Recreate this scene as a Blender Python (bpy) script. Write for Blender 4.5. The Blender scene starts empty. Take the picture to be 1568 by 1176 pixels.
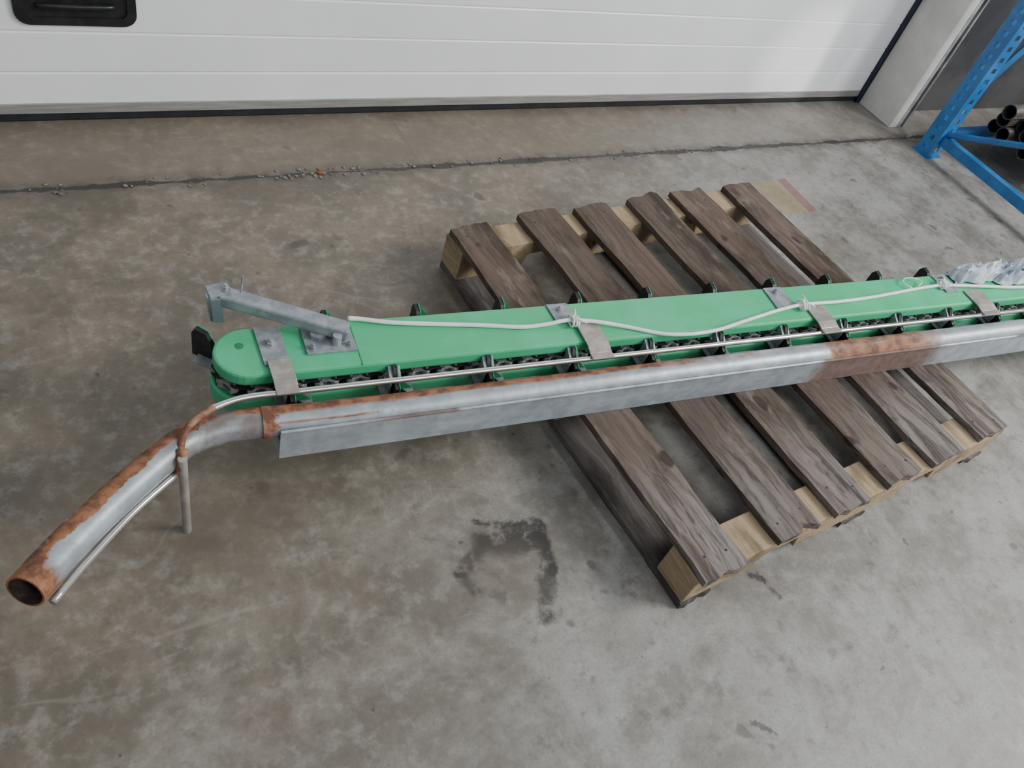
import bpy, bmesh, math, random
from mathutils import Vector, Matrix, noise
random.seed(7)
rnd=random.uniform
scene=bpy.context.scene

# ------------------------------------------------------------ node helper
class NT:
    def __init__(s,mat):
        s.t=mat.node_tree; s.n=s.t.nodes; s.l=s.t.links
    def _in(s,sock,v):
        if v is None: return
        if hasattr(v,'node'): s.l.new(v,sock)
        else:
            if sock.type=='RGBA' and len(v)==3: v=(*v,1)
            sock.default_value=v
    def m(s,op,a,b=None,c=None,clamp=False):
        n=s.n.new('ShaderNodeMath'); n.operation=op; n.use_clamp=clamp
        s._in(n.inputs[0],a); s._in(n.inputs[1],b); s._in(n.inputs[2],c); return n.outputs[0]
    def v(s,op,a,b=None,scale=None):
        n=s.n.new('ShaderNodeVectorMath'); n.operation=op
        s._in(n.inputs[0],a); s._in(n.inputs[1],b)
        if scale is not None: s._in(n.inputs['Scale'],scale)
        return n.outputs['Value'] if op in('DOT_PRODUCT','LENGTH','DISTANCE') else n.outputs['Vector']
    def noise(s,vec,scale,detail=4,rough=.55,dist=0,col=False):
        n=s.n.new('ShaderNodeTexNoise'); s._in(n.inputs['Vector'],vec)
        n.inputs['Scale'].default_value=scale;n.inputs['Detail'].default_value=detail
        n.inputs['Roughness'].default_value=rough;n.inputs['Distortion'].default_value=dist
        return n.outputs['Color' if col else 'Fac']
    def ss(s,x,a,b,o0=0.,o1=1.):
        n=s.n.new('ShaderNodeMapRange'); n.interpolation_type='SMOOTHSTEP'
        s._in(n.inputs[0],x); n.inputs[1].default_value=a;n.inputs[2].default_value=b
        n.inputs[3].default_value=o0;n.inputs[4].default_value=o1
        return n.outputs[0]
    def mix(s,f,a,b,mode='MIX'):
        n=s.n.new('ShaderNodeMix'); n.data_type='RGBA'; n.blend_type=mode
        s._in(n.inputs[0],f); s._in(n.inputs[6],a); s._in(n.inputs[7],b); return n.outputs[2]
    def sep(s,v):
        n=s.n.new('ShaderNodeSeparateXYZ'); s._in(n.inputs[0],v); return n.outputs
    def coord(s,kind='Object'):
        if kind=='World':
            return s.n.new('ShaderNodeNewGeometry').outputs['Position']
        return s.n.new('ShaderNodeTexCoord').outputs[kind]
    def segdist(s,p,a,b):
        ax,ay=a;bx,by=b; d=(bx-ax,by-ay,0); L2=d[0]**2+d[1]**2
        pa=s.v('SUBTRACT',p,(ax,ay,0))
        h=s.m('DIVIDE',s.v('DOT_PRODUCT',pa,d),L2,clamp=True)
        q=s.v('SUBTRACT',pa,s.v('SCALE',d,scale=h))
        return s.v('LENGTH',q)
    def bump(s,h,strength,dist=.002):
        n=s.n.new('ShaderNodeBump'); n.inputs['Strength'].default_value=strength
        n.inputs['Distance'].default_value=dist; s._in(n.inputs['Height'],h); return n.outputs[0]

def newmat(name,base=(.5,.5,.5),rough=.5,metal=0.,spec=None):
    m=bpy.data.materials.new(name); m.use_nodes=True
    b=m.node_tree.nodes['Principled BSDF']
    b.inputs['Base Color'].default_value=(*base,1); b.inputs['Roughness'].default_value=rough
    b.inputs['Metallic'].default_value=metal
    if spec is not None: b.inputs['Specular IOR Level'].default_value=spec
    return m,b,NT(m)
def setin(N,b,key,v): N._in(b.inputs[key],v)

def simple(name,c1,c2,scale=20,rough=.5,metal=0.,lo=.4,hi=.65,bump=.0,stretch=None,spec=None):
    m,b,N=newmat(name,c1,rough,metal,spec)
    co=N.coord()
    if stretch: co=N.v('MULTIPLY',co,stretch)
    n=N.noise(co,scale,5,.6)
    setin(N,b,'Base Color',N.mix(N.ss(n,lo,hi),c1,c2))
    if bump: setin(N,b,'Normal',N.bump(n,bump,.002))
    return m

# ---- concrete
def mk_concrete():
    m,b,N=newmat('concrete',rough=.6)
    P=N.coord('World'); x,y,z=N.sep(P)
    n1=N.noise(P,1.3,5,.6,.3); n2=N.noise(P,4.2,7,.66,.3); n3=N.noise(P,24,8,.7); n4=N.noise(P,140,3,.6)
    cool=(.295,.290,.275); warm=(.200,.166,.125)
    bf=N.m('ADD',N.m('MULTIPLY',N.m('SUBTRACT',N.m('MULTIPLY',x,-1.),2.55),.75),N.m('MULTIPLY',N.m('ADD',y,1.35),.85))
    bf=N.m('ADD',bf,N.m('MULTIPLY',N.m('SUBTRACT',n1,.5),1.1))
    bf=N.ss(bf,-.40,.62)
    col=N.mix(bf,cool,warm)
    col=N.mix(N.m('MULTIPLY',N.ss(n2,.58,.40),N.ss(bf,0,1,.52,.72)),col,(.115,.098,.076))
    col=N.mix(N.m('MULTIPLY',N.ss(n3,.47,.66),.34),col,(.40,.39,.36))
    col=N.mix(N.m('MULTIPLY',N.ss(n3,.47,.33),.36),col,(.11,.095,.078))
    col=N.mix(N.m('MULTIPLY',N.ss(N.noise(N.v('ADD',P,(9,3,0)),15,5,.65),.56,.68),.48),col,(.09,.077,.06))
    col=N.mix(N.m('MULTIPLY',N.ss(N.noise(N.v('ADD',P,(4,1,0)),9,2,.5),.69,.74),.6),col,(.06,.048,.04))
    col=N.mix(N.m('MULTIPLY',N.ss(N.noise(N.v('ADD',P,(6,8,0)),26,2,.5),.72,.76),.6),col,(.05,.04,.035))
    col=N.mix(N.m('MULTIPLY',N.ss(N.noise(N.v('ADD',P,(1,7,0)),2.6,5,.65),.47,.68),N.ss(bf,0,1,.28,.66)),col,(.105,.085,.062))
    col=N.mix(N.m('MULTIPLY',N.ss(n4,.45,.62),.2),col,(.12,.11,.10))
    sc=N.noise(N.v('MULTIPLY',N.v('ADD',P,N.v('SCALE',N.noise(P,2,2,.5,col=True),scale=.5)),(2,26,1)),1,4,.6)
    col=N.mix(N.m('MULTIPLY',N.ss(sc,.62,.72),.16),col,(.42,.40,.37))
    wob=N.m('MULTIPLY',N.m('SUBTRACT',N.noise(P,12,7,.72),.5),.040)
    yy=N.m('ADD',N.m('ADD',y,.322),wob)
    strip=N.ss(yy,-.01,.015)
    col=N.mix(N.m('MULTIPLY',strip,.42),col,(.195,.162,.125))
    wid=N.ss(N.noise(P,4,5,.65),.36,.62,.003,.018)
    cr=N.m('SUBTRACT',1.,N.m('DIVIDE',N.m('ABSOLUTE',yy),wid),clamp=True)
    cr=N.ss(cr,0,.4)
    edge=N.ss(N.m('ABSOLUTE',yy),.0,.06,1.,0.)
    col=N.mix(N.m('MULTIPLY',edge,N.ss(N.noise(P,20,4,.6),.35,.65,.2,.85)),col,(.07,.058,.048))
    col=N.mix(N.m('MULTIPLY',cr,.9),col,(.03,.026,.023))
    xw=N.m('ADD',N.m('ADD',x,2.55),N.m('MULTIPLY',wob,.3))
    cj=N.m('MULTIPLY',N.ss(N.m('ABSOLUTE',xw),.0,.006,1,0),N.ss(y,-.34,-.32))
    col=N.mix(N.m('MULTIPLY',cj,.4),col,(.10,.09,.08))
    # dark oil / rubber strokes with a drip trail
    Pd=N.v('ADD',P,N.v('SCALE',N.v('SUBTRACT',N.noise(P,15,7,.72,col=True),(.5,.5,.5)),scale=.075))
    Pd=N.v('MULTIPLY',Pd,(1,1,0))
    segs=[((-2.960,-1.648),(-2.815,-1.690),.007,.85),((-2.950,-1.705),(-2.86,-1.730),.026,.9),((-2.89,-1.69),(-2.84,-1.71),.018,.8),((-2.825,-1.705),(-2.85,-1.80),.012,.95),
          ((-2.85,-1.80),(-2.92,-1.90),.013,.85),((-2.972,-1.70),(-3.05,-1.745),.012,.75),((-3.05,-1.745),(-3.035,-1.80),.010,.65),((-3.035,-1.80),(-2.99,-1.83),.008,.5),
          ((-2.38,-1.985),(-2.345,-2.005),.005,.85),((-2.345,-2.005),(-2.342,-2.045),.006,.8),((-2.60,-2.27),(-2.57,-2.30),.005,.7)]
    br=N.ss(N.noise(P,20,6,.72),.36,.52,.15,1.)
    for a,c,w,k in segs:
        d=N.segdist(Pd,a,c)
        col=N.mix(N.m('MULTIPLY',N.m('MULTIPLY',N.ss(d,w*.5,w*2.1,1,0),br),k),col,(.036,.033,.030))
    for cx_,cy_,rx,kk in ((-3.52,-1.90,.06,.35),(-2.78,-2.0,.07,.3),(-2.95,-2.45,.05,.35),(-2.95,-1.78,.10,.28)):
        d=N.v('LENGTH',N.v('SUBTRACT',Pd,(cx_,cy_,0)))
        col=N.mix(N.m('MULTIPLY',N.ss(d,rx*.3,rx*1.3,1,0),kk),col,(.165,.125,.10))
    def boxm(x0,x1,y0,y1):
        a=N.m('MULTIPLY',N.ss(x,x0-.004,x0+.004),N.ss(x,x1-.004,x1+.004,1,0))
        c=N.m('MULTIPLY',N.ss(y,y0-.004,y0+.004),N.ss(y,y1-.004,y1+.004,1,0))
        return N.m('MULTIPLY',a,c)
    col=N.mix(N.m('MULTIPLY',boxm(-1.20,-1.06,-.76,-.545),.42),col,(.32,.235,.06))
    col=N.mix(N.m('MULTIPLY',boxm(-1.06,-1.01,-.76,-.545),.6),col,(.22,.06,.06))
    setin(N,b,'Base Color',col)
    setin(N,b,'Roughness',N.ss(n2,.3,.7,.42,.64))
    h=N.m('ADD',N.m('MULTIPLY',n3,.5),N.m('SUBTRACT',N.m('MULTIPLY',n4,.2),N.m('MULTIPLY',cr,2.)))
    setin(N,b,'Normal',N.bump(h,.25,.004))
    return m
# ---- wood
def mk_wood(name,dark,light,tip,tipk=0.):
    m,b,N=newmat(name,rough=.9,spec=.2)
    co=N.coord(); oi=N.n.new('ShaderNodeObjectInfo').outputs['Random']
    off=N.n.new('ShaderNodeCombineXYZ'); N._in(off.inputs[0],N.m('MULTIPLY',oi,13.)); N._in(off.inputs[1],N.m('MULTIPLY',oi,7.))
    q=N.v('ADD',co,off.outputs[0])
    qd=N.v('ADD',q,N.v('SCALE',N.noise(q,5,3,.5,col=True),scale=.05))
    g=N.noise(N.v('MULTIPLY',qd,(48,3.,48)),1,7,.7,.8)
    g2=N.noise(N.v('MULTIPLY',q,(9,2.6,9)),1,6,.65)
    col=N.mix(N.ss(g,.26,.74),dark,light)
    col=N.mix(N.m('MULTIPLY',N.ss(g2,.45,.62),.78),col,tuple(.38*c for c in dark))
    if tipk:
        y=N.sep(co)[1]
        e=N.ss(N.m('ADD',y,N.m('MULTIPLY',g2,.30)),.18,.50,1,0)
        col=N.mix(N.m('MULTIPLY',e,tipk),col,N.mix(N.ss(g,.38,.60),tuple(.22*c for c in tip),tip))
        sp=N.ss(N.noise(N.v('MULTIPLY',N.v('ADD',q,(3,5,1)),(16,5,16)),1,6,.7),.55,.66)
        col=N.mix(N.m('MULTIPLY',sp,.5),col,(.28,.235,.195))
        sp2=N.ss(N.noise(N.v('MULTIPLY',N.v('ADD',q,(8,2,1)),(5,2,5)),1,5,.6),.52,.68)
        col=N.mix(N.m('MULTIPLY',sp2,.35),col,(.16,.10,.07))
        kn=N.ss(N.noise(N.v('MULTIPLY',N.v('ADD',q,(1,2,1)),(14,9,14)),1,1,.4),.70,.76)
        col=N.mix(N.m('MULTIPLY',kn,.8),col,(.03,.02,.015))
    col=N.mix(N.m('MULTIPLY',oi,.35),col,tuple(.6*c for c in dark))
    setin(N,b,'Base Color',col); setin(N,b,'Normal',N.bump(N.m('ADD',g,g2),.7,.004))
    return m
def galv_color(N,co):
    n=N.noise(co,24,5,.6); n2=N.noise(N.v('MULTIPLY',co,(3,14,14)),1,4,.6)
    col=N.mix(N.ss(n,.35,.7),(.29,.325,.355),(.41,.45,.48))
    return N.mix(N.m('MULTIPLY',N.ss(n2,.50,.70),.4),col,(.58,.61,.63))
def rust_color(N,co):
    r=N.noise(co,35,6,.65)
    return N.mix(N.ss(r,.36,.64),(.13,.052,.028),(.34,.145,.07))
def mk_pipe():
    m,b,N=newmat('galvanised_rusty_pipe',rough=.45,metal=.25)
    co=N.coord(); s,t,z=N.sep(co)
    col=galv_color(N,co); rc=rust_color(N,co)
    w=N.m('SUBTRACT',N.noise(co,16,6,.65),.5)
    w2=N.m('SUBTRACT',N.noise(N.v('MULTIPLY',co,(4,30,30)),1,5,.65),.5)
    col=N.mix(N.m('MULTIPLY',N.m('MULTIPLY',N.ss(s,.0,-.03),N.ss(s,-.24,-.17)),N.ss(w,-.12,.12,.8,.25)),col,(.17,.13,.105))
    k1=N.m('MULTIPLY',N.ss(N.m('ADD',t,N.m('MULTIPLY',w2,.020)),.026,.036),N.ss(N.m('ADD',s,N.m('MULTIPLY',w,1.2)),.85,1.4,1,0))
    k1=N.m('MULTIPLY',k1,N.ss(s,-.05,-.02))
    k1b=N.m('MULTIPLY',N.ss(N.m('ADD',N.m('ABSOLUTE',N.m('SUBTRACT',z,.243)),N.m('MULTIPLY',w2,.012)),.0,.004,1,0),N.m('MULTIPLY',N.ss(t,.02,.012),N.ss(N.m('ADD',s,N.m('MULTIPLY',w,.3)),.16,.22,1,0)))
    k1b=N.m('MULTIPLY',k1b,N.ss(s,-.01,0.))
    sw=N.m('ADD',s,N.m('MULTIPLY',w,.16))
    k2=N.m('MULTIPLY',N.ss(sw,1.43,1.50),N.ss(sw,1.80,1.99,1,0))
    k2=N.m('MULTIPLY',k2,N.ss(N.m('ADD',N.m('MULTIPLY',s,.35),N.m('MULTIPLY',w2,1.2)),.58,.95,.95,.3))
    k3=N.m('MULTIPLY',N.ss(sw,-.035,-.022),N.ss(sw,-.004,.008,1,0))
    k5=N.ss(N.m('ADD',N.m('ADD',s,t),N.m('MULTIPLY',w,.09)),-.645,-.605,1,0)
    k=N.m('MAXIMUM',N.m('MAXIMUM',N.m('MAXIMUM',k1,k1b),k2),N.m('MAXIMUM',k3,k5))
    at=N.n.new('ShaderNodeAttribute'); at.attribute_name='rust'
    ka=N.ss(N.m('ADD',at.outputs['Fac'],N.m('MULTIPLY',w,1.2)),.42,.52)
    k=N.m('MAXIMUM',k,ka,clamp=True)
    setin(N,b,'Base Color',N.mix(k,col,rc))
    setin(N,b,'Roughness',N.ss(k,0,1,.42,.8)); setin(N,b,'Metallic',N.ss(k,0,1,.3,0.))
    setin(N,b,'Normal',N.bump(N.noise(co,60,4,.6),.25,.002))
    return m
def mk_channel():
    m,b,N=newmat('galvanised_channel',rough=.45,metal=.25)
    co=N.coord(); s,t,z=N.sep(co); col=galv_color(N,co); rc=rust_color(N,co)
    w=N.m('SUBTRACT',N.noise(co,16,6,.65),.5)
    sw=N.m('ADD',s,N.m('MULTIPLY',w,.12))
    k2=N.m('MULTIPLY',N.ss(sw,1.40,1.46),N.ss(sw,1.86,1.96,.85,0))
    k3=N.m('MULTIPLY',N.ss(N.m('ADD',z,N.m('MULTIPLY',w,.02)),.226,.233),N.ss(N.noise(N.v('MULTIPLY',co,(5,1,1)),1,3,.5),.5,.62))
    k=N.m('MAXIMUM',k2,N.m('MULTIPLY',k3,.8))
    setin(N,b,'Base Color',N.mix(k,col,N.mix(.55,rc,(.10,.065,.055)))); setin(N,b,'Roughness',N.ss(k,0,1,.45,.8))
    setin(N,b,'Normal',N.bump(N.noise(co,50,4,.6),.15,.002))
    return m

M_conc=mk_concrete()
M_slat=mk_wood('weathered_slat_wood',(.080,.058,.047),(.180,.140,.118),(.33,.30,.285),.7)
M_pine=mk_wood('pine_stringer_wood',(.33,.24,.145),(.47,.37,.245),(.5,.45,.4))
M_base=mk_wood('bottom_board_wood',(.11,.095,.09),(.21,.19,.18),(.4,.35,.3))
M_pipe=mk_pipe(); M_chan=mk_channel()
M_inner=simple('pipe_inner_rust',(.03,.022,.022),(.10,.065,.05),40,.6)
M_green=simple('green_guide_plastic',(.055,.45,.205),(.075,.50,.25),7,.42,bump=.03)
M_greenD=simple('green_flight_plastic',(.014,.22,.09),(.02,.28,.12),30,.5)
M_black=simple('black_rubber',(.010,.011,.012),(.022,.023,.024),40,.5)
M_chain=simple('chain_steel',(.30,.30,.30),(.60,.60,.59),80,.34,.6)
M_steel=simple('bright_steel_rod',(.66,.64,.61),(.80,.79,.76),30,.22,.9,stretch=(2,20,20))
M_plate=simple('grey_steel_plate',(.25,.275,.30),(.38,.405,.425),30,.5,.3,bump=.1)
M_strap=simple('dull_steel_strap',(.34,.31,.28),(.46,.43,.40),30,.4,.4,bump=.05)
M_arm=simple('galvanised_square_tube',(.22,.25,.28),(.35,.38,.41),20,.45,.4,bump=.1)
M_rustrod=simple('rusty_rod',(.15,.06,.035),(.33,.17,.10),50,.7,.1)
M_cable=simple('white_cable_plastic',(.74,.74,.72),(.84,.84,.83),30,.45)
M_wrap=simple('pale_plastic_wrap',(.28,.33,.40),(.60,.65,.71),18,.45,bump=.3)
M_door=simple('white_door_paint',(.84,.845,.86),(.88,.885,.89),2.5,.36,bump=.0)
M_alu=simple('door_aluminium_rail',(.32,.31,.30),(.42,.41,.40),6,.4,.4,stretch=(1,1,20))
M_seal=simple('black_rubber_seal',(.012,.013,.016),(.02,.021,.025),10,.6)
M_blackp=simple('black_handle_plastic',(.010,.011,.012),(.02,.02,.021),30,.4)
M_gap=simple('navy_side_seal',(.010,.015,.035),(.016,.022,.045),10,.6)
M_jamb=simple('cream_jamb_paint',(.58,.57,.54),(.70,.69,.66),5,.5)
M_crumb=simple('concrete_crumb',(.12,.11,.10),(.26,.24,.22),60,.8)
M_track=simple('grey_track_steel',(.26,.265,.27),(.46,.46,.46),12,.5,.3)
M_wall=simple('dark_grey_wall',(.035,.035,.04),(.07,.068,.07),3,.8)
M_blue=simple('blue_rack_paint',(.015,.12,.34),(.03,.165,.42),8,.45)
M_grime=simple('grimy_tube_steel',(.06,.052,.045),(.17,.15,.13),10,.6,.1,stretch=(1,6,6))
M_dark=simple('dark_void_plastic',(.015,.015,.017),(.03,.03,.03),10,.7)
M_red=simple('red_crumb',(.25,.06,.03),(.35,.10,.05),30,.8)

# ------------------------------------------------------------ mesh helpers
def empty(name,loc=(0,0,0),rz=0.):
    e=bpy.data.objects.new(name,None); scene.collection.objects.link(e)
    e.location=loc; e.rotation_euler=(0,0,rz); e.empty_display_size=.1; return e
def mkobj(name,bm,mats,parent=None,smooth=False,bevel=0.,auto=None):
    bmesh.ops.recalc_face_normals(bm,faces=bm.faces)
    me=bpy.data.meshes.new(name); bm.to_mesh(me); bm.free()
    for m in (mats if isinstance(mats,(list,tuple)) else [mats]): me.materials.append(m)
    if smooth:
        for p in me.polygons: p.use_smooth=True
        if auto: 
            try: me.set_sharp_from_angle(angle=math.radians(auto))
            except Exception: pass
    o=bpy.data.objects.new(name,me); scene.collection.objects.link(o)
    if parent: o.parent=parent
    if bevel:
        b=o.modifiers.new('bevel','BEVEL'); b.width=bevel; b.segments=2; b.limit_method='ANGLE'
    return o
def box(bm,a,b,mi=0):
    x0,y0,z0=a;x1,y1,z1=b
    v=[bm.verts.new(p) for p in [(x0,y0,z0),(x1,y0,z0),(x1,y1,z0),(x0,y1,z0),(x0,y0,z1),(x1,y0,z1),(x1,y1,z1),(x0,y1,z1)]]
    for q in [(3,2,1,0),(4,5,6,7),(0,1,5,4),(1,2,6,5),(2,3,7,6),(3,0,4,7)]:
        f=bm.faces.new([v[i] for i in q]); f.material_index=mi
    return v
def prism(bm,poly,vec,mi=0):
    vec=Vector(vec); a=[bm.verts.new(p) for p in poly]; b=[bm.verts.new(Vector(p)+vec) for p in poly]
    n=len(poly); fs=[bm.faces.new(a[::-1]),bm.faces.new(b)]
    for i in range(n): fs.append(bm.faces.new([a[i],a[(i+1)%n],b[(i+1)%n],b[i]]))
    for f in fs: f.material_index=mi
def frames(path):
    P=[Vector(p) for p in path]; T=[]
    for i in range(len(P)):
        T.append((P[min(i+1,len(P)-1)]-P[max(i-1,0)]).normalized())
    up=Vector((0,0,1)) if abs(T[0].z)<.9 else Vector((0,1,0))
    out=[];n=(up-T[0]*up.dot(T[0])).normalized()
    for i in range(len(P)):
        n=(n-T[i]*n.dot(T[i])).normalized(); out.append((P[i],n,T[i].cross(n)))
    return out
def tube(bm,path,r,seg=12,mi=0,caps=True,flip=False,prof=None):
    rings=[]
    for P,n,b in frames(path):
        if prof: rings.append([bm.verts.new(P+n*q[1]+b*q[0]) for q in prof])
        else: rings.append([bm.verts.new(P+n*(r*math.cos(2*math.pi*k/seg))+b*(r*math.sin(2*math.pi*k/seg))) for k in range(seg)])
    S=len(rings[0])
    for i in range(len(rings)-1):
        for k in range(S):
            f=bm.faces.new([rings[i][k],rings[i][(k+1)%S],rings[i+1][(k+1)%S],rings[i+1][k]]); f.material_index=mi
    if caps:
        for rr in (rings[0][::-1],rings[-1]):
            f=bm.faces.new(rr); f.material_index=mi
    return rings
def cyl(bm,c,axis,r,h,seg=16,mi=0):
    c=Vector(c);axis=Vector(axis).normalized(); tube(bm,[c,c+axis*h],r,seg,mi)
def catmull(pts,n=8):
    P=[Vector(p) for p in pts]; P=[P[0]*2-P[1]]+P+[P[-1]*2-P[-2]]; out=[]
    for i in range(1,len(P)-2):
        for k in range(n):
            t=k/n; a,b,c,d=P[i-1:i+3]
            out.append(.5*((2*b)+(c-a)*t+(2*a-5*b+4*c-d)*t*t+(3*b-a-3*c+d)*t**3))
    out.append(P[-2]); return out

# ------------------------------------------------------------ room
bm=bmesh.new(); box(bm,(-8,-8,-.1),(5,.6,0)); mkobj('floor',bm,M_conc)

door=empty('door_1')
X0,X1=-6.2,-.046
ribs=[.157+.1195*i for i in range(24)]
prof=[]
for i,r in enumerate(ribs):
    big=(i%5==4); g=.006 if big else .0022; w=.007 if big else .0045
    prof+=[(0,r-w),(g,r-w*.3),(g,r+w*.3),(0,r+w)]
prof=[(0,.062)]+prof+[(0,3.0)]
bm=bmesh.new()
poly=[(X0,y,zz) for y,zz in prof]+[(X0,.045,3.0),(X0,.045,.062)]
prism(bm,poly,(X1-X0,0,0)); mkobj('panels',bm,M_door,door)
bm=bmesh.new(); box(bm,(X0,-.004,.030),(X1,.045,.062)); mkobj('bottom_rail',bm,M_alu,door,bevel=.002)
bm=bmesh.new(); box(bm,(X0,.004,.0),(X1,.05,.0305)); mkobj('bottom_seal',bm,M_seal,door,bevel=.006)
def rrect(x0,x1,z0,z1,r,n=6):
    out=[]
    for cx_,cz_,a0 in ((x1-r,z1-r,0),(x0+r,z1-r,90),(x0+r,z0+r,180),(x1-r,z0+r,270)):
        for k in range(n+1):
            a=math.radians(a0+90*k/n); out.append((cx_+r*math.cos(a),cz_+r*math.sin(a)))
    return out
bm=bmesh.new()
o_=rrect(-3.655,-3.355,.300,.455,.035); i_=rrect(-3.632,-3.378,.322,.433,.022); j_=rrect(-3.620,-3.390,.334,.421,.015)
def ring(pts,y): return [bm.verts.new((a,y,c)) for a,c in pts]
R_=[ring(o_,-.001),ring(o_,-.009),ring(i_,-.009),ring(i_,-.002),ring(j_,-.0015)]
for a,c in zip(R_,R_[1:]):
    for k in range(len(a)): bm.faces.new([a[k],a[(k+1)%len(a)],c[(k+1)%len(a)],c[k]])
bm.faces.new(R_[-1])
mkobj('handle_pocket',bm,M_blackp,door,smooth=True,auto=35)
bm=bmesh.new(); tube(bm,catmull([(-3.60,-.004,.352),(-3.58,-.014,.356),(-3.5,-.016,.356),(-3.43,-.014,.356),(-3.41,-.004,.352)],6),.007,10)
mkobj('handle_grip',bm,M_blackp,door,smooth=True)

bm=bmesh.new(); box(bm,(-.046,-.012,0),(-.018,.05,3.0)); mkobj('trim_1',bm,M_gap)
j=empty('door_frame')
bm=bmesh.new(); box(bm,(-.022,-.235,0),(.035,-.014,3.0)); box(bm,(-.015,-.014,0),(.035,.05,3.0)); mkobj('jamb_post',bm,M_jamb,j,bevel=.004)
bm=bmesh.new(); box(bm,(.035,-.235,0),(.062,-.215,3.0)); box(bm,(.085,-.235,0),(.10,-.12,3.0)); box(bm,(.13,-.20,0),(.15,-.12,3.0)); box(bm,(.035,-.19,0),(.085,-.17,3.0)); mkobj('steel_track',bm,M_track,j,bevel=.003)
bm=bmesh.new(); box(bm,(.035,-.10,0),(5,.05,3.2)); mkobj('wall_right',bm,M_wall)
bm=bmesh.new(); box(bm,(-8,.05,0),(5,.2,4)); mkobj('wall_back',bm,M_wall)

# rack
rk=empty('blue_storage_rack')
def post(bm,x,y,h=2.6,w=.085,d=.075):
    t=.004
    step=.05
    box(bm,(x-w/2,y-d/2,0),(x-w/2+t,y-d/6,h)); box(bm,(x-w/2,y+d/6,0),(x-w/2+t,y+d/2,h))
    k=0
    while k*step<h:
        box(bm,(x-w/2,y-d/6,k*step),(x-w/2+t,y+d/6,k*step+.028)); k+=1
    for s_ in (-1,1):
        yy=y+s_*d/2
        y0,y1=(yy,yy+t) if s_<0 else (yy-t,yy)
        box(bm,(x-w/2+t,y0,0),(x-w/6,y1,h)); box(bm,(x+w/6,y0,0),(x+w/2,y1,h))
        k=0
        while k*step<h:
            box(bm,(x-w/6,y0,k*step),(x+w/6,y1,k*step+.028)); k+=1
bm=bmesh.new()
for px,py in ((.035,-.445),(.035,-1.55),(2.4,-.445),(2.4,-1.55)):
    post(bm,px,py); box(bm,(px-.055,py-.05,0),(px+.055,py+.05,.004))
mkobj('uprights',bm,M_blue,rk)
bm=bmesh.new()
for px in (.035,2.4):
    box(bm,(px-.02,-1.51,.07),(px+.02,-.485,.115))
    box(bm,(px-.02,-1.51,1.2),(px+.02,-.485,1.24))
    for z0,z1 in ((.12,.62),(.62,1.18)):
        a,b_=(-.48,-1.51) if z0<.5 else (-1.51,-.48)
        tube(bm,[(px,a,z0),(px,b_,z1)],.014,6)
mkobj('side_frames',bm,M_blue,rk)
bm=bmesh.new()
for py in (-.445,-1.55):
    for z0 in (.08,1.3): box(bm,(.078,py-.018,z0),(2.357,py+.018,z0+.04))
tube(bm,[(.08,-.395,.12),(.75,-.395,1.2)],.016,6)
mkobj('long_beams',bm,M_blue,rk)
bm=bmesh.new()
for px in (.45,1.2,1.9): box(bm,(px-.03,-1.53,.121),(px+.03,-.43,.141))
mkobj('cross_bearers',bm,M_blue,rk)
bm=bmesh.new()
def opentube(bm,a,b,r,w=.004,seg=20):
    o=tube(bm,[a,b],r,seg,0,False); i=tube(bm,[a,b],r-w,seg,1,False)
    for e in (0,1):
        for k in range(seg):
            bm.faces.new([o[e][k],o[e][(k+1)%seg],i[e][(k+1)%seg],i[e][k]])
R=.034
for row,(y0_,cnt) in enumerate(((-.51,6),(-.545,4),(-.58,1))):
    for k in range(cnt):
        xs=(.20 if row==2 else rnd(.26,.42))
        zz=.141+R+row*.0605
        opentube(bm,(xs,y0_-.0705*k,zz),(2.2,y0_-.0705*k,zz),R)
mkobj('steel_tube_bundle',bm,[M_grime,M_dark],smooth=True,auto=40)

# ------------------------------------------------------------ pallet
pal=empty('wooden_pallet',(-2.61,-1.992,0),math.radians(3.9))
def plank(name,x0,x1,y0,y1,z0,z1,mat,seg=24,jit=.006,nx=6):
    bm=bmesh.new(); secs=[]
    for i in range(seg+1):
        f=i/seg
        def J(k): return k*(noise.noise(Vector((f*6+x0*31,y0*17,z0*11+k*300)))+.5*noise.noise(Vector((f*19+x0*31,3,k*300))))
        a0=J(jit);a1=J(-jit); y=y0+(y1-y0)*f
        top=[];bot=[]
        for k in range(nx+1):
            g=k/nx; xx=x0+a0+(x1+a1-x0-a0)*g
            yo=0
            if i in (0,seg): yo=.010*noise.noise(Vector((xx*40,y*3,7)))+(.022*max(0,noise.noise(Vector((xx*16,y*2,1)))))*(1 if i==0 else -1)
            zz=.0022*noise.noise(Vector((xx*20,y*5,z0)))
            ed=-.002 if k in(0,nx) else 0
            top.append(bm.verts.new((xx,y+yo,z1+min(0,zz)+ed))); bot.append(bm.verts.new((xx,y+yo,z0)))
        secs.append(top+bot[::-1])
    n=len(secs[0])
    for a,b in zip(secs,secs[1:]):
        for k in range(n): bm.faces.new([a[k],a[(k+1)%n],b[(k+1)%n],b[k]])
    for sec in (secs[0],secs[-1]):
        for k in range(nx): bm.faces.new([sec[k],sec[k+1],sec[n-2-k],sec[n-1-k]])
    return mkobj(name,bm,mat,pal)
slats=[(0,.13),(.245,.385),(.45,.58),(.67,.81),(.87,1.01),(1.11,1.25)]
for i,(a,b) in enumerate(slats):
    plank('slat_%d'%(i+1),a,b,rnd(-.012,.006),1.2+rnd(-.008,.012),.122,.144,M_slat)
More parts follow.
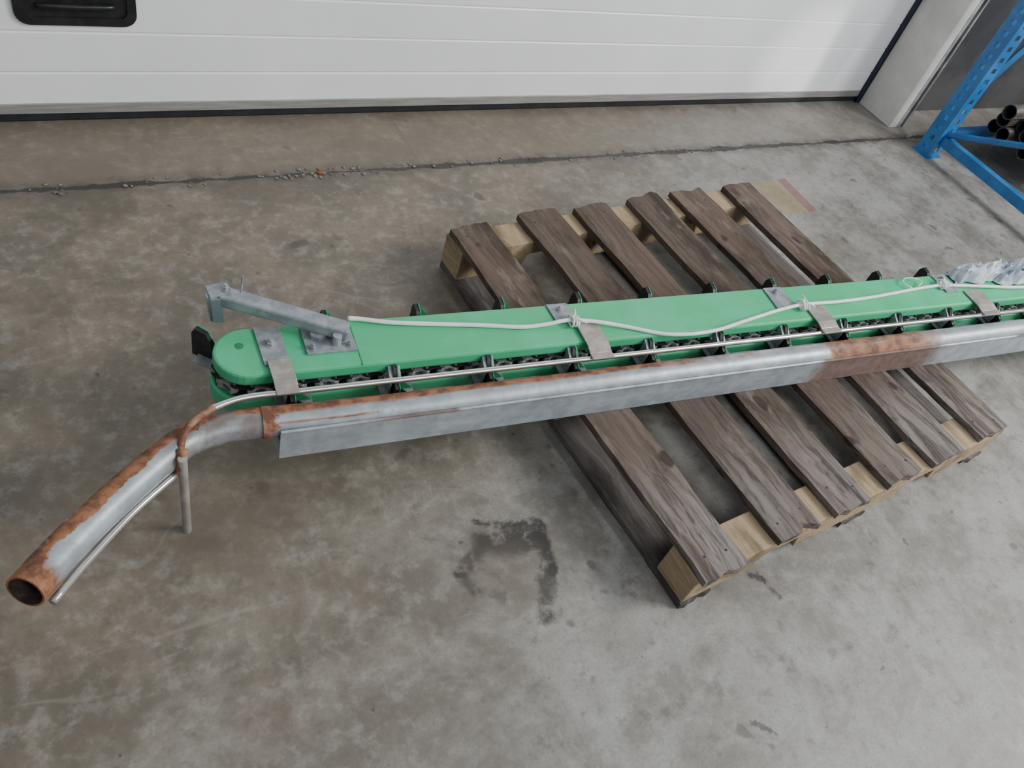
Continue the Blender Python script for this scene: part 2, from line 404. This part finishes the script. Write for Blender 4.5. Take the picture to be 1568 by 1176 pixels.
for i,(a,b) in enumerate(((.004,.10),(.55,.65),(1.10,1.196))):
    bm=bmesh.new()
    poly=[(.0,.022),(.22,.022),(.24,.075),(.36,.075),(.38,.022),(.80,.022),(.82,.075),(.94,.075),(.96,.022),(1.25,.022),(1.25,.1215),(.0,.1215)]
    prism(bm,[(x,a,zz) for x,zz in poly],(0,b-a,0))
    o=mkobj('stringer_%d'%(i+1),bm,M_pine,pal,bevel=.003)
for i,(a,b) in enumerate(((0,.095),(.575,.675),(1.155,1.25))):
    plank('bottom_board_%d'%(i+1),a,b,.0,1.2,.0,.0215,M_base)
bm=bmesh.new()
for a,b in slats:
    for yy in (.05,.6,1.15):
        for xx in (a+.03,b-.03):
            cyl(bm,(xx+rnd(-.006,.006),yy+rnd(-.02,.02),.143),(0,0,1),.0032,.0012,8)
mkobj('nails',bm,M_dark,pal)

# ------------------------------------------------------------ machine local frame
TH=-math.atan2(.0976,.9952)
ORG=(-3.362,-1.451,0)
S1=2.95
rail=empty('galvanised_pipe_rail',ORG,TH)
path=[(S1,.033,.222)]+[(S1-.15*i,.033,.222) for i in range(1,19)]
path=[p for p in path if p[0]>.12]
bend=catmull([(.10,.034,.222),(.0,.038,.222),(-.09,.038,.221),(-.160,.022,.221),(-.210,-.014,.226),(-.296,-.098,.238),(-.373,-.187,.255),(-.430,-.268,.275)],8)
path+= [tuple(p) for p in bend]
bm=bmesh.new(); SEG=32; r0=.0308
lay=bm.verts.layers.float.new('rust')
o_r=tube(bm,path,r0,SEG,0,False); i_r=tube(bm,path,r0-.0035,SEG,1,False)
for e in (0,-1):
    for k in range(SEG):
        f=bm.faces.new([o_r[e][k],o_r[e][(k+1)%SEG],i_r[e][(k+1)%SEG],i_r[e][k]]); f.material_index=0
fr=frames(path)
for ri,rg in enumerate(o_r):
    for k,v in enumerate(rg):
        P,n,b=fr[ri]; d=(v.co-P).normalized()
        if path[ri][0]<-.15:
            side=d.dot(Vector((-.72,.48,.50)))
            v[lay]=.82-1.0*abs(side-.70)
        elif path[ri][0]<0:
            side=d.dot(Vector((-.1,.75,.65)))
            v[lay]=.66-.9*abs(side-.85)
        else: v[lay]=0
mkobj('bent_pipe',bm,[M_pipe,M_inner],rail,smooth=True,auto=50)
bm=bmesh.new()
poly=[(0,0.0,.145),(0,.070,.145),(0,.070,.180),(0,.066,.180),(0,.066,.149),(0,.004,.149),(0,.004,.232),(0,.0015,.235),(0,-.003,.233),(0,-.003,.229),(0,.0,.227)]
prism(bm,poly,(S1-.05,0,0)); box(bm,(0.001,.004,.149),(.005,.066,.188))
mkobj('channel',bm,M_chan,rail,bevel=.0008)
bm=bmesh.new(); rg=tube(bm,[(-.03,.0378,.222),(-.012,.037,.222)],.0332,24,0,True); mkobj('weld_collar',bm,M_rustrod,rail,smooth=True,auto=40)
rodp=[(S1,.083,.252)]+[(S1-.3*i,.083,.252) for i in range(1,10)]+[(.12,.083,.252)]
b1=catmull([(.03,.083,.252),(-.03,.082,.254),(-.075,.074,.258),(-.12,.056,.262)],6)
bm=bmesh.new(); tube(bm,rodp+[tuple(p) for p in b1],.0066,14); mkobj('guide_rod',bm,M_steel,rail,smooth=True)
bm=bmesh.new(); tube(bm,catmull([(-.118,.057,.262),(-.155,.030,.262),(-.178,.000,.257),(-.186,-.026,.236),(-.190,-.036,.205)],6),.0068,14); mkobj('rod_bend',bm,M_rustrod,rail,smooth=True)
bm=bmesh.new(); tube(bm,catmull([(-.190,-.036,.202),(-.273,-.114,.211),(-.348,-.206,.228),(-.398,-.277,.245)],5),.0068,14); mkobj('side_rod',bm,M_steel,rail,smooth=True)
bm=bmesh.new(); tube(bm,[(-.184,-.042,.0),(-.184,-.042,.248)],.0085,16); mkobj('support_leg',bm,M_strap,rail,smooth=True,auto=40)
bm=bmesh.new(); tube(bm,catmull([(-.180,-.022,.250),(-.186,-.038,.232),(-.189,-.038,.205)],5),.0105,12); mkobj('leg_weld',bm,M_rustrod,rail,smooth=True)

# ------------------------------------------------------------ conveyor
cv=empty('chain_flight_conveyor',ORG,TH)
TC=.1945; SL=-.033; SR=2.80
def stadium(r,n=16,ext=0):
    out=[]
    for k in range(n+1):
        a=math.pi/2+math.pi*k/n; out.append((SL+r*math.cos(a),TC+r*math.sin(a)))
    for k in range(n+1):
        a=-math.pi/2+math.pi*k/n; out.append((SR+r*math.cos(a),TC+r*math.sin(a)))
    return out
def slab(name,r,z0,z1,mat,bev=.004):
    bm=bmesh.new(); prism(bm,[(a,b,z0) for a,b in stadium(r)],(0,0,z1-z0)); return mkobj(name,bm,mat,cv,bevel=bev)
slab('top_guide',.0675,.230,.262,M_green,.006)
slab('core',.046,.185,.231,M_greenD,0)
slab('bottom_guide',.074,.1455,.190,M_green,.005)
bm=bmesh.new(); box(bm,(.192,.1275,.2605),(.194,.2615,.2627)); 
cyl(bm,(-.046,.212,.2612),(0,0,1),.009,.0013,20)
mkobj('guide_joint',bm,M_greenD,cv)
def perim(r,d):
    L=SR-SL; A=math.pi*r; tot=2*L+2*A; d%=tot
    if d<L: return (SL+d,TC+r),(1,0),(0,1)
    d-=L
    if d<A:
        a=math.pi/2-d/r; return (SR+r*math.cos(a),TC+r*math.sin(a)),(math.sin(a),-math.cos(a)),(math.cos(a),math.sin(a))
    d-=A
    if d<L: return (SR-d,TC-r),(-1,0),(0,-1)
    d-=L
    a=-math.pi/2-d/r; return (SL+r*math.cos(a),TC+r*math.sin(a)),(math.sin(a),-math.cos(a)),(math.cos(a),math.sin(a))
r=.060; tot=2*(SR-SL)+2*math.pi*r; n=int(tot/.034)//2*2; bm=bmesh.new(); bmR=bmesh.new()
for i in range(n):
    (a,b),(tx,ty),(ox,oy)=perim(r,i*tot/n)
    T=Vector((tx,ty,0));O=Vector((ox,oy,0));C=Vector((a,b,0)); h=.0225
    for zc in ((.200,.222) if i%2 else (.2035,.2185)):
        zh=.0017; hw=.0085
        c=C+Vector((0,0,zc-zh))
        pl=[c-T*h-O*hw*.5,c-T*h*.7-O*hw,c-O*hw*.6,c+T*h*.7-O*hw,c+T*h-O*hw*.5,c+T*h+O*hw*.5,c+T*h*.7+O*hw,c+O*hw*.6,c-T*h*.7+O*hw,c-T*h+O*hw*.5]
        prism(bm,pl,(0,0,2*zh),1 if i%2 else 0)
    (a,b),_,_=perim(r,(i+.5)*tot/n)
    cyl(bm,Vector((a,b,.197)),(0,0,1),.004,.029,8)
    cyl(bmR,Vector((a,b,.2055)),(0,0,1),.0095,.0110,14)
mkobj('chain',bm,[M_chain,M_black],cv); mkobj('chain_rollers',bmR,M_chain,cv,smooth=True,auto=40)
# flights
bmB=bmesh.new(); bmG=bmesh.new(); bmS=bmesh.new()
def flight(C,T,O,z0=.165,zo=.254,ln=.056,near=False,tz=.0):
    C=Vector((*C,0));T=Vector((*T,0));O=Vector((*O,0)); Tn=T if T.x>=0 else -T
    up=lambda z:Vector((0,0,z))
    if near: prof=[(.012,.150),(ln,.150),(ln,.230),(ln*.55,.240),(.018,.258),(.008,.258)]
    else: prof=[(.014,z0),(ln,z0),(ln,zo-.014),(ln-.008,zo),(.026,zo-.004),(.014,.238)]
    prism(bmB,[C+O*q+up(zz)-Tn*.006 for q,zz in prof],Tn*.0090)
    prof2=[(q,zz+.0015 if zz>.2 else zz) for q,zz in prof]
    prism(bmG,[C+O*q+up(zz)+Tn*.0031 for q,zz in prof2],Tn*.0025)
    zt=(.234 if near else zo)
    q0,q1=(ln*.45,ln*.75) if near else (ln-.014,ln-.004)
    prism(bmG,[C+O*q0+up(.17)+Tn*.0055,C+O*q0+up(.17)+Tn*.050,C+O*q0+up(.192)+Tn*.050,C+O*q0+up(zt)+Tn*.0055],O*.0035)
    prism(bmB,[C+O*q1+up(.165)+Tn*.0055,C+O*q1+up(.165)+Tn*.045,C+O*q1+up(.184)+Tn*.045,C+O*q1+up(zt-.010)+Tn*.0055],O*.003)
    prism(bmS,[C+O*.002+up(.195)-Tn*.03,C+O*(ln*.75)+up(.195)-Tn*.03,C+O*(ln*.75)+up(.195)+Tn*.045,C+O*.002+up(.195)+Tn*.045],(0,0,.003))
    if near:
        prism(bmS,[C+O*.008+up(.20)-Tn*.014,C+O*(ln*.7)+up(.20)-Tn*.014,C+O*(ln*.7)+up(.236)-Tn*.014,C+O*.008+up(.254)-Tn*.014],Tn*.004)
        prism(bmS,[C+O*.008+up(.251)-Tn*.014,C+O*(ln*.6)+up(.235)-Tn*.014,C+O*(ln*.6)+up(.235)+Tn*.012,C+O*.008+up(.251)+Tn*.012],(0,0,.003))
        prism(bmS,[C+O*.022+up(.176)+Tn*.055,C+O*.052+up(.172)+Tn*.055,C+O*.052+up(.172)+Tn*.150,C+O*.022+up(.176)+Tn*.150],(0,0,.003))
for i in range(13):
    s=.150+.2165*i
    if s<SR: flight((s,TC+.064),(1,0),(0,1))
for i in range(13):
    s=.040+.2215*i
    if s<SR: flight((s,TC-.064),(1,0),(0,-1),near=True)
a=math.radians(140); flight((SL+.064*math.cos(a),TC+.064*math.sin(a)),(math.sin(a),-math.cos(a)),(math.cos(a),math.sin(a)),ln=.060,z0=.190,zo=.268)
mkobj('flight_blades',bmB,M_black,cv); mkobj('flight_backings',bmG,M_greenD,cv); mkobj('flight_brackets',bmS,M_plate,cv)

def plate(bm,pts,z,th=.004,mi=0): prism(bm,[(a,b,z) for a,b in pts],(0,0,th),mi)
def bolt(bm,s,t,z,r=.009):
    cyl(bm,(s,t,z),(0,0,1),r*1.4,.0015,16); cyl(bm,(s,t,z+.0015),(0,0,1),r,.007,6); cyl(bm,(s,t,z+.008),(0,0,1),r*.5,.006,10)
def strap(bm,s0,s1,t0,z0,t1,z1,skew=0.,th=.004):
    ts=[(t0,z0),(t0+(t1-t0)*.72,z0),(t1+.006,z1),(t1-.012,z1)]
    n=len(ts)
    for k in range(n-1):
        (ta,za),(tb,zb)=ts[k],ts[k+1]
        fa=(ta-t0)/(t1-t0);fb=(tb-t0)/(t1-t0)
        prism(bm,[(s0+skew*fa,ta,za),(s1+skew*fa,ta,za),(s1+skew*fb,tb,zb),(s0+skew*fb,tb,zb)],(0,0,th))
bm=bmesh.new()
plate(bm,[(-.012,.258),(.042,.258),(.044,.150),(-.006,.150)],.2625)
bolt(bm,.016,.205,.2665)
plate(bm,[(.083,.248),(.186,.258),(.192,.168),(.084,.168)],.2625,.005)
for q in ((.098,.182),(.176,.182)): bolt(bm,q[0],q[1],.2675,.006)
plate(bm,[(.686,.259),(.742,.259),(.748,.196),(.690,.196)],.2625); bolt(bm,.712,.236,.2665,.007)
plate(bm,[(1.378,.258),(1.442,.258),(1.440,.177),(1.376,.177)],.2625); bolt(bm,1.405,.236,.2665,.007)
plate(bm,[(2.07,.258),(2.13,.258),(2.13,.18),(2.07,.18)],.2625); bolt(bm,2.1,.236,.2665,.007)
mkobj('mounting_plates',bm,M_plate,cv,bevel=.001)
bm=bmesh.new()
strap(bm,.0,.046,.158,.2668,.083,.2590,.004)
strap(bm,.735,.795,.185,.2668,.083,.2590,.0)
strap(bm,1.475,1.54,.178,.2640,.083,.2590,.0)
strap(bm,2.145,2.22,.178,.2640,.083,.2590,.0)
mkobj('rod_straps',bm,M_strap,cv,bevel=.001)
bm=bmesh.new()
h=.0185; sq=[(-h,-h*.8),(h,-h*.8),(h,h*.8),(-h,h*.8)]
tube(bm,[(.178,.206,.284),(-.030,.286,.316),(-.072,.302,.322)],0,4,0,True,prof=sq)
mkobj('arm_tube',bm,M_arm,cv,bevel=.005)
bm=bmesh.new()
prism(bm,[(-.098,.318,.330),(-.055,.322,.338),(-.048,.290,.336),(-.092,.284,.328)],(0,0,.006))
prism(bm,[(-.092,.284,.330),(-.070,.282,.330),(-.064,.282,.262),(-.088,.284,.262)],(0,.005,0))
prism(bm,[(-.099,.318,.332),(-.099,.288,.332),(-.092,.288,.262),(-.092,.312,.262)],(.005,0,0))
mkobj('arm_bracket',bm,M_arm,cv,bevel=.0015)
bm=bmesh.new(); cyl(bm,(.115,.216,.267),(0,0,1),.018,.012,6); cyl(bm,(.15,.190,.267),(0,0,1),.010,.026,12); bolt(bm,-.060,.300,.340,.006)
tube(bm,[(-.03,.30,.325),(-.026,.302,.372)],.0022,6)
mkobj('arm_bolts',bm,M_plate,cv)

# cable
cb=empty('white_cable',ORG,TH)
pts=[(.190,.258,.272),(.22,.254,.270),(.286,.238,.268),(.39,.222,.2675),(.498,.206,.2675),(.593,.190,.2675),(.66,.189,.271),(.717,.190,.277),(.79,.176,.277),(.870,.158,.269),(.94,.132,.267),(.987,.119,.268),(1.05,.113,.269),(1.133,.119,.268),(1.22,.137,.268),(1.312,.156,.268),(1.38,.166,.272),(1.465,.174,.275),(1.6,.178,.269),(1.729,.184,.2675),(1.85,.194,.2675),(1.939,.202,.2675),(2.061,.206,.270),(2.224,.184,.275),(2.427,.166,.271),(2.7,.17,.2675)]
bm=bmesh.new(); tube(bm,catmull(pts,6),.0052,10); mkobj('cable',bm,M_cable,cb,smooth=True)
bm=bmesh.new()
for (s,t) in ((.722,.188),(1.452,.172),(2.06,.206)):
    for q in range(3):
        c=Vector((s+.008*q,t,.276))
        tube(bm,[c+Vector((rnd(-.002,.002),.017*math.cos(a),.011*math.sin(a))) for a in [k*math.pi/6 for k in range(13)]],.0026,6)
    tube(bm,catmull([(s,t,.285),(s+.012,t+.012,.290),(s+.02,t+.03,.285)],4),.0022,6)
    tube(bm,catmull([(s,t,.285),(s+.018,t-.012,.288),(s+.035,t-.016,.282)],4),.0022,6)
tube(bm,catmull([(1.93,.205,.272),(1.91,.225,.274),(1.93,.243,.276),(1.97,.242,.275),(1.99,.225,.274),(1.96,.207,.273)],5),.0018,6)
mkobj('cable_ties',bm,M_cable,cb,smooth=True)

# crumpled wrap
def wrap(bm,cs,ct,ls,lt,h,seed,nx=20,ny=12):
    V=[]
    for i in range(nx+1):
        row=[]
        for k in range(ny+1):
            u=i/nx*2-1;v=k/ny*2-1
            P=Vector((u*2+seed,v*2,seed*.7))
            e=max(0,1-max(abs(u),abs(v))**4)
            rg=1-abs(noise.noise(P*1.3))*2.4; r2=1-abs(noise.noise(P*2.6))*2
            z=.2675+e*h*(.35+.65*max(0,rg)*.9+.3*r2)
            row.append(bm.verts.new((cs+u*ls+.02*noise.noise(P+Vector((5,0,0))),ct+v*lt*(1-.2*abs(u))+.016*noise.noise(P+Vector((0,9,0))),max(z,.2675))))
        V.append(row)
    for i in range(nx):
        for k in range(ny): bm.faces.new([V[i][k],V[i+1][k],V[i+1][k+1],V[i][k+1]])
wr=empty('crumpled_plastic_wrap',ORG,TH)
bm=bmesh.new(); wrap(bm,2.24,.237,.10,.032,.055,1.3,12,7); wrap(bm,2.42,.225,.10,.042,.065,4.7,12,8); wrap(bm,2.33,.240,.07,.030,.050,8.1,9,6); wrap(bm,2.60,.225,.09,.042,.055,3.1,12,8)
mkobj('wrap_sheet',bm,M_wrap,wr)

# debris in joint
bm=bmesh.new()
for i in range(110):
    x=rnd(-4.0,-1.2) if i<75 else rnd(-3.1,-2.75); y=-.322+rnd(-.025,.025); s=rnd(.002,.006)
    bmesh.ops.create_icosphere(bm,subdivisions=1,radius=s,matrix=Matrix.Translation((x,y,s*.4))@Matrix.Diagonal((rnd(.7,1.5),rnd(.7,1.4),.6,1)))
a=len(bm.faces)
bmesh.ops.create_icosphere(bm,subdivisions=1,radius=.010,matrix=Matrix.Translation((-2.90,-.322,.003))@Matrix.Diagonal((1.5,1,.5,1)))
bm.faces.ensure_lookup_table()
for f in bm.faces[a:]: f.material_index=1
mkobj('concrete_crumbs',bm,[M_crumb,M_red])

# ------------------------------------------------------------ light
w=bpy.data.worlds.new('world'); scene.world=w; w.use_nodes=True
w.node_tree.nodes['Background'].inputs[0].default_value=(.90,.95,1,1); w.node_tree.nodes['Background'].inputs[1].default_value=.40
def area(name,loc,target,size,energy,col):
    l=bpy.data.lights.new(name,'AREA'); l.shape='RECTANGLE'; l.size=size[0]; l.size_y=size[1]; l.energy=energy; l.color=col
    o=bpy.data.objects.new(name,l); scene.collection.objects.link(o); o.location=loc
    o.rotation_euler=(Vector(target)-Vector(loc)).to_track_quat('-Z','Y').to_euler(); return o
area('window_light',(1.7,-3.7,3.7),(-2.0,-1.1,0),(2.2,1.8),350,(1,.99,.97))
area('door_fill',(-1.2,-5.2,3.0),(-1.6,0,.3),(3,2),95,(.95,.98,1))  # added fill lamp behind the camera, aimed to brighten the door
l=bpy.data.lights.new('window_glint','SPOT'); l.energy=420; l.spot_size=math.radians(9); l.spot_blend=1.; l.shadow_soft_size=.05; l.color=(1,.98,.94)
o=bpy.data.objects.new('window_glint',l); scene.collection.objects.link(o); o.location=(.6,-3.8,1.6)
o.rotation_euler=(Vector((-.55,0,.22))-o.location).to_track_quat('-Z','Y').to_euler()

# ------------------------------------------------------------ camera
cam=bpy.data.cameras.new('camera'); co=bpy.data.objects.new('camera',cam); scene.collection.objects.link(co)
cam.sensor_width=36; cam.lens=1234.0/1568*36; cam.clip_start=.02
Rm=Matrix.Rotation(-.7356,4,'Z')@Matrix.Rotation(.7753,4,'X')@Matrix.Rotation(.3665,4,'Z')
co.matrix_world=Matrix.Translation((-3.6952,-2.3991,1.5365))@Rm
scene.camera=co
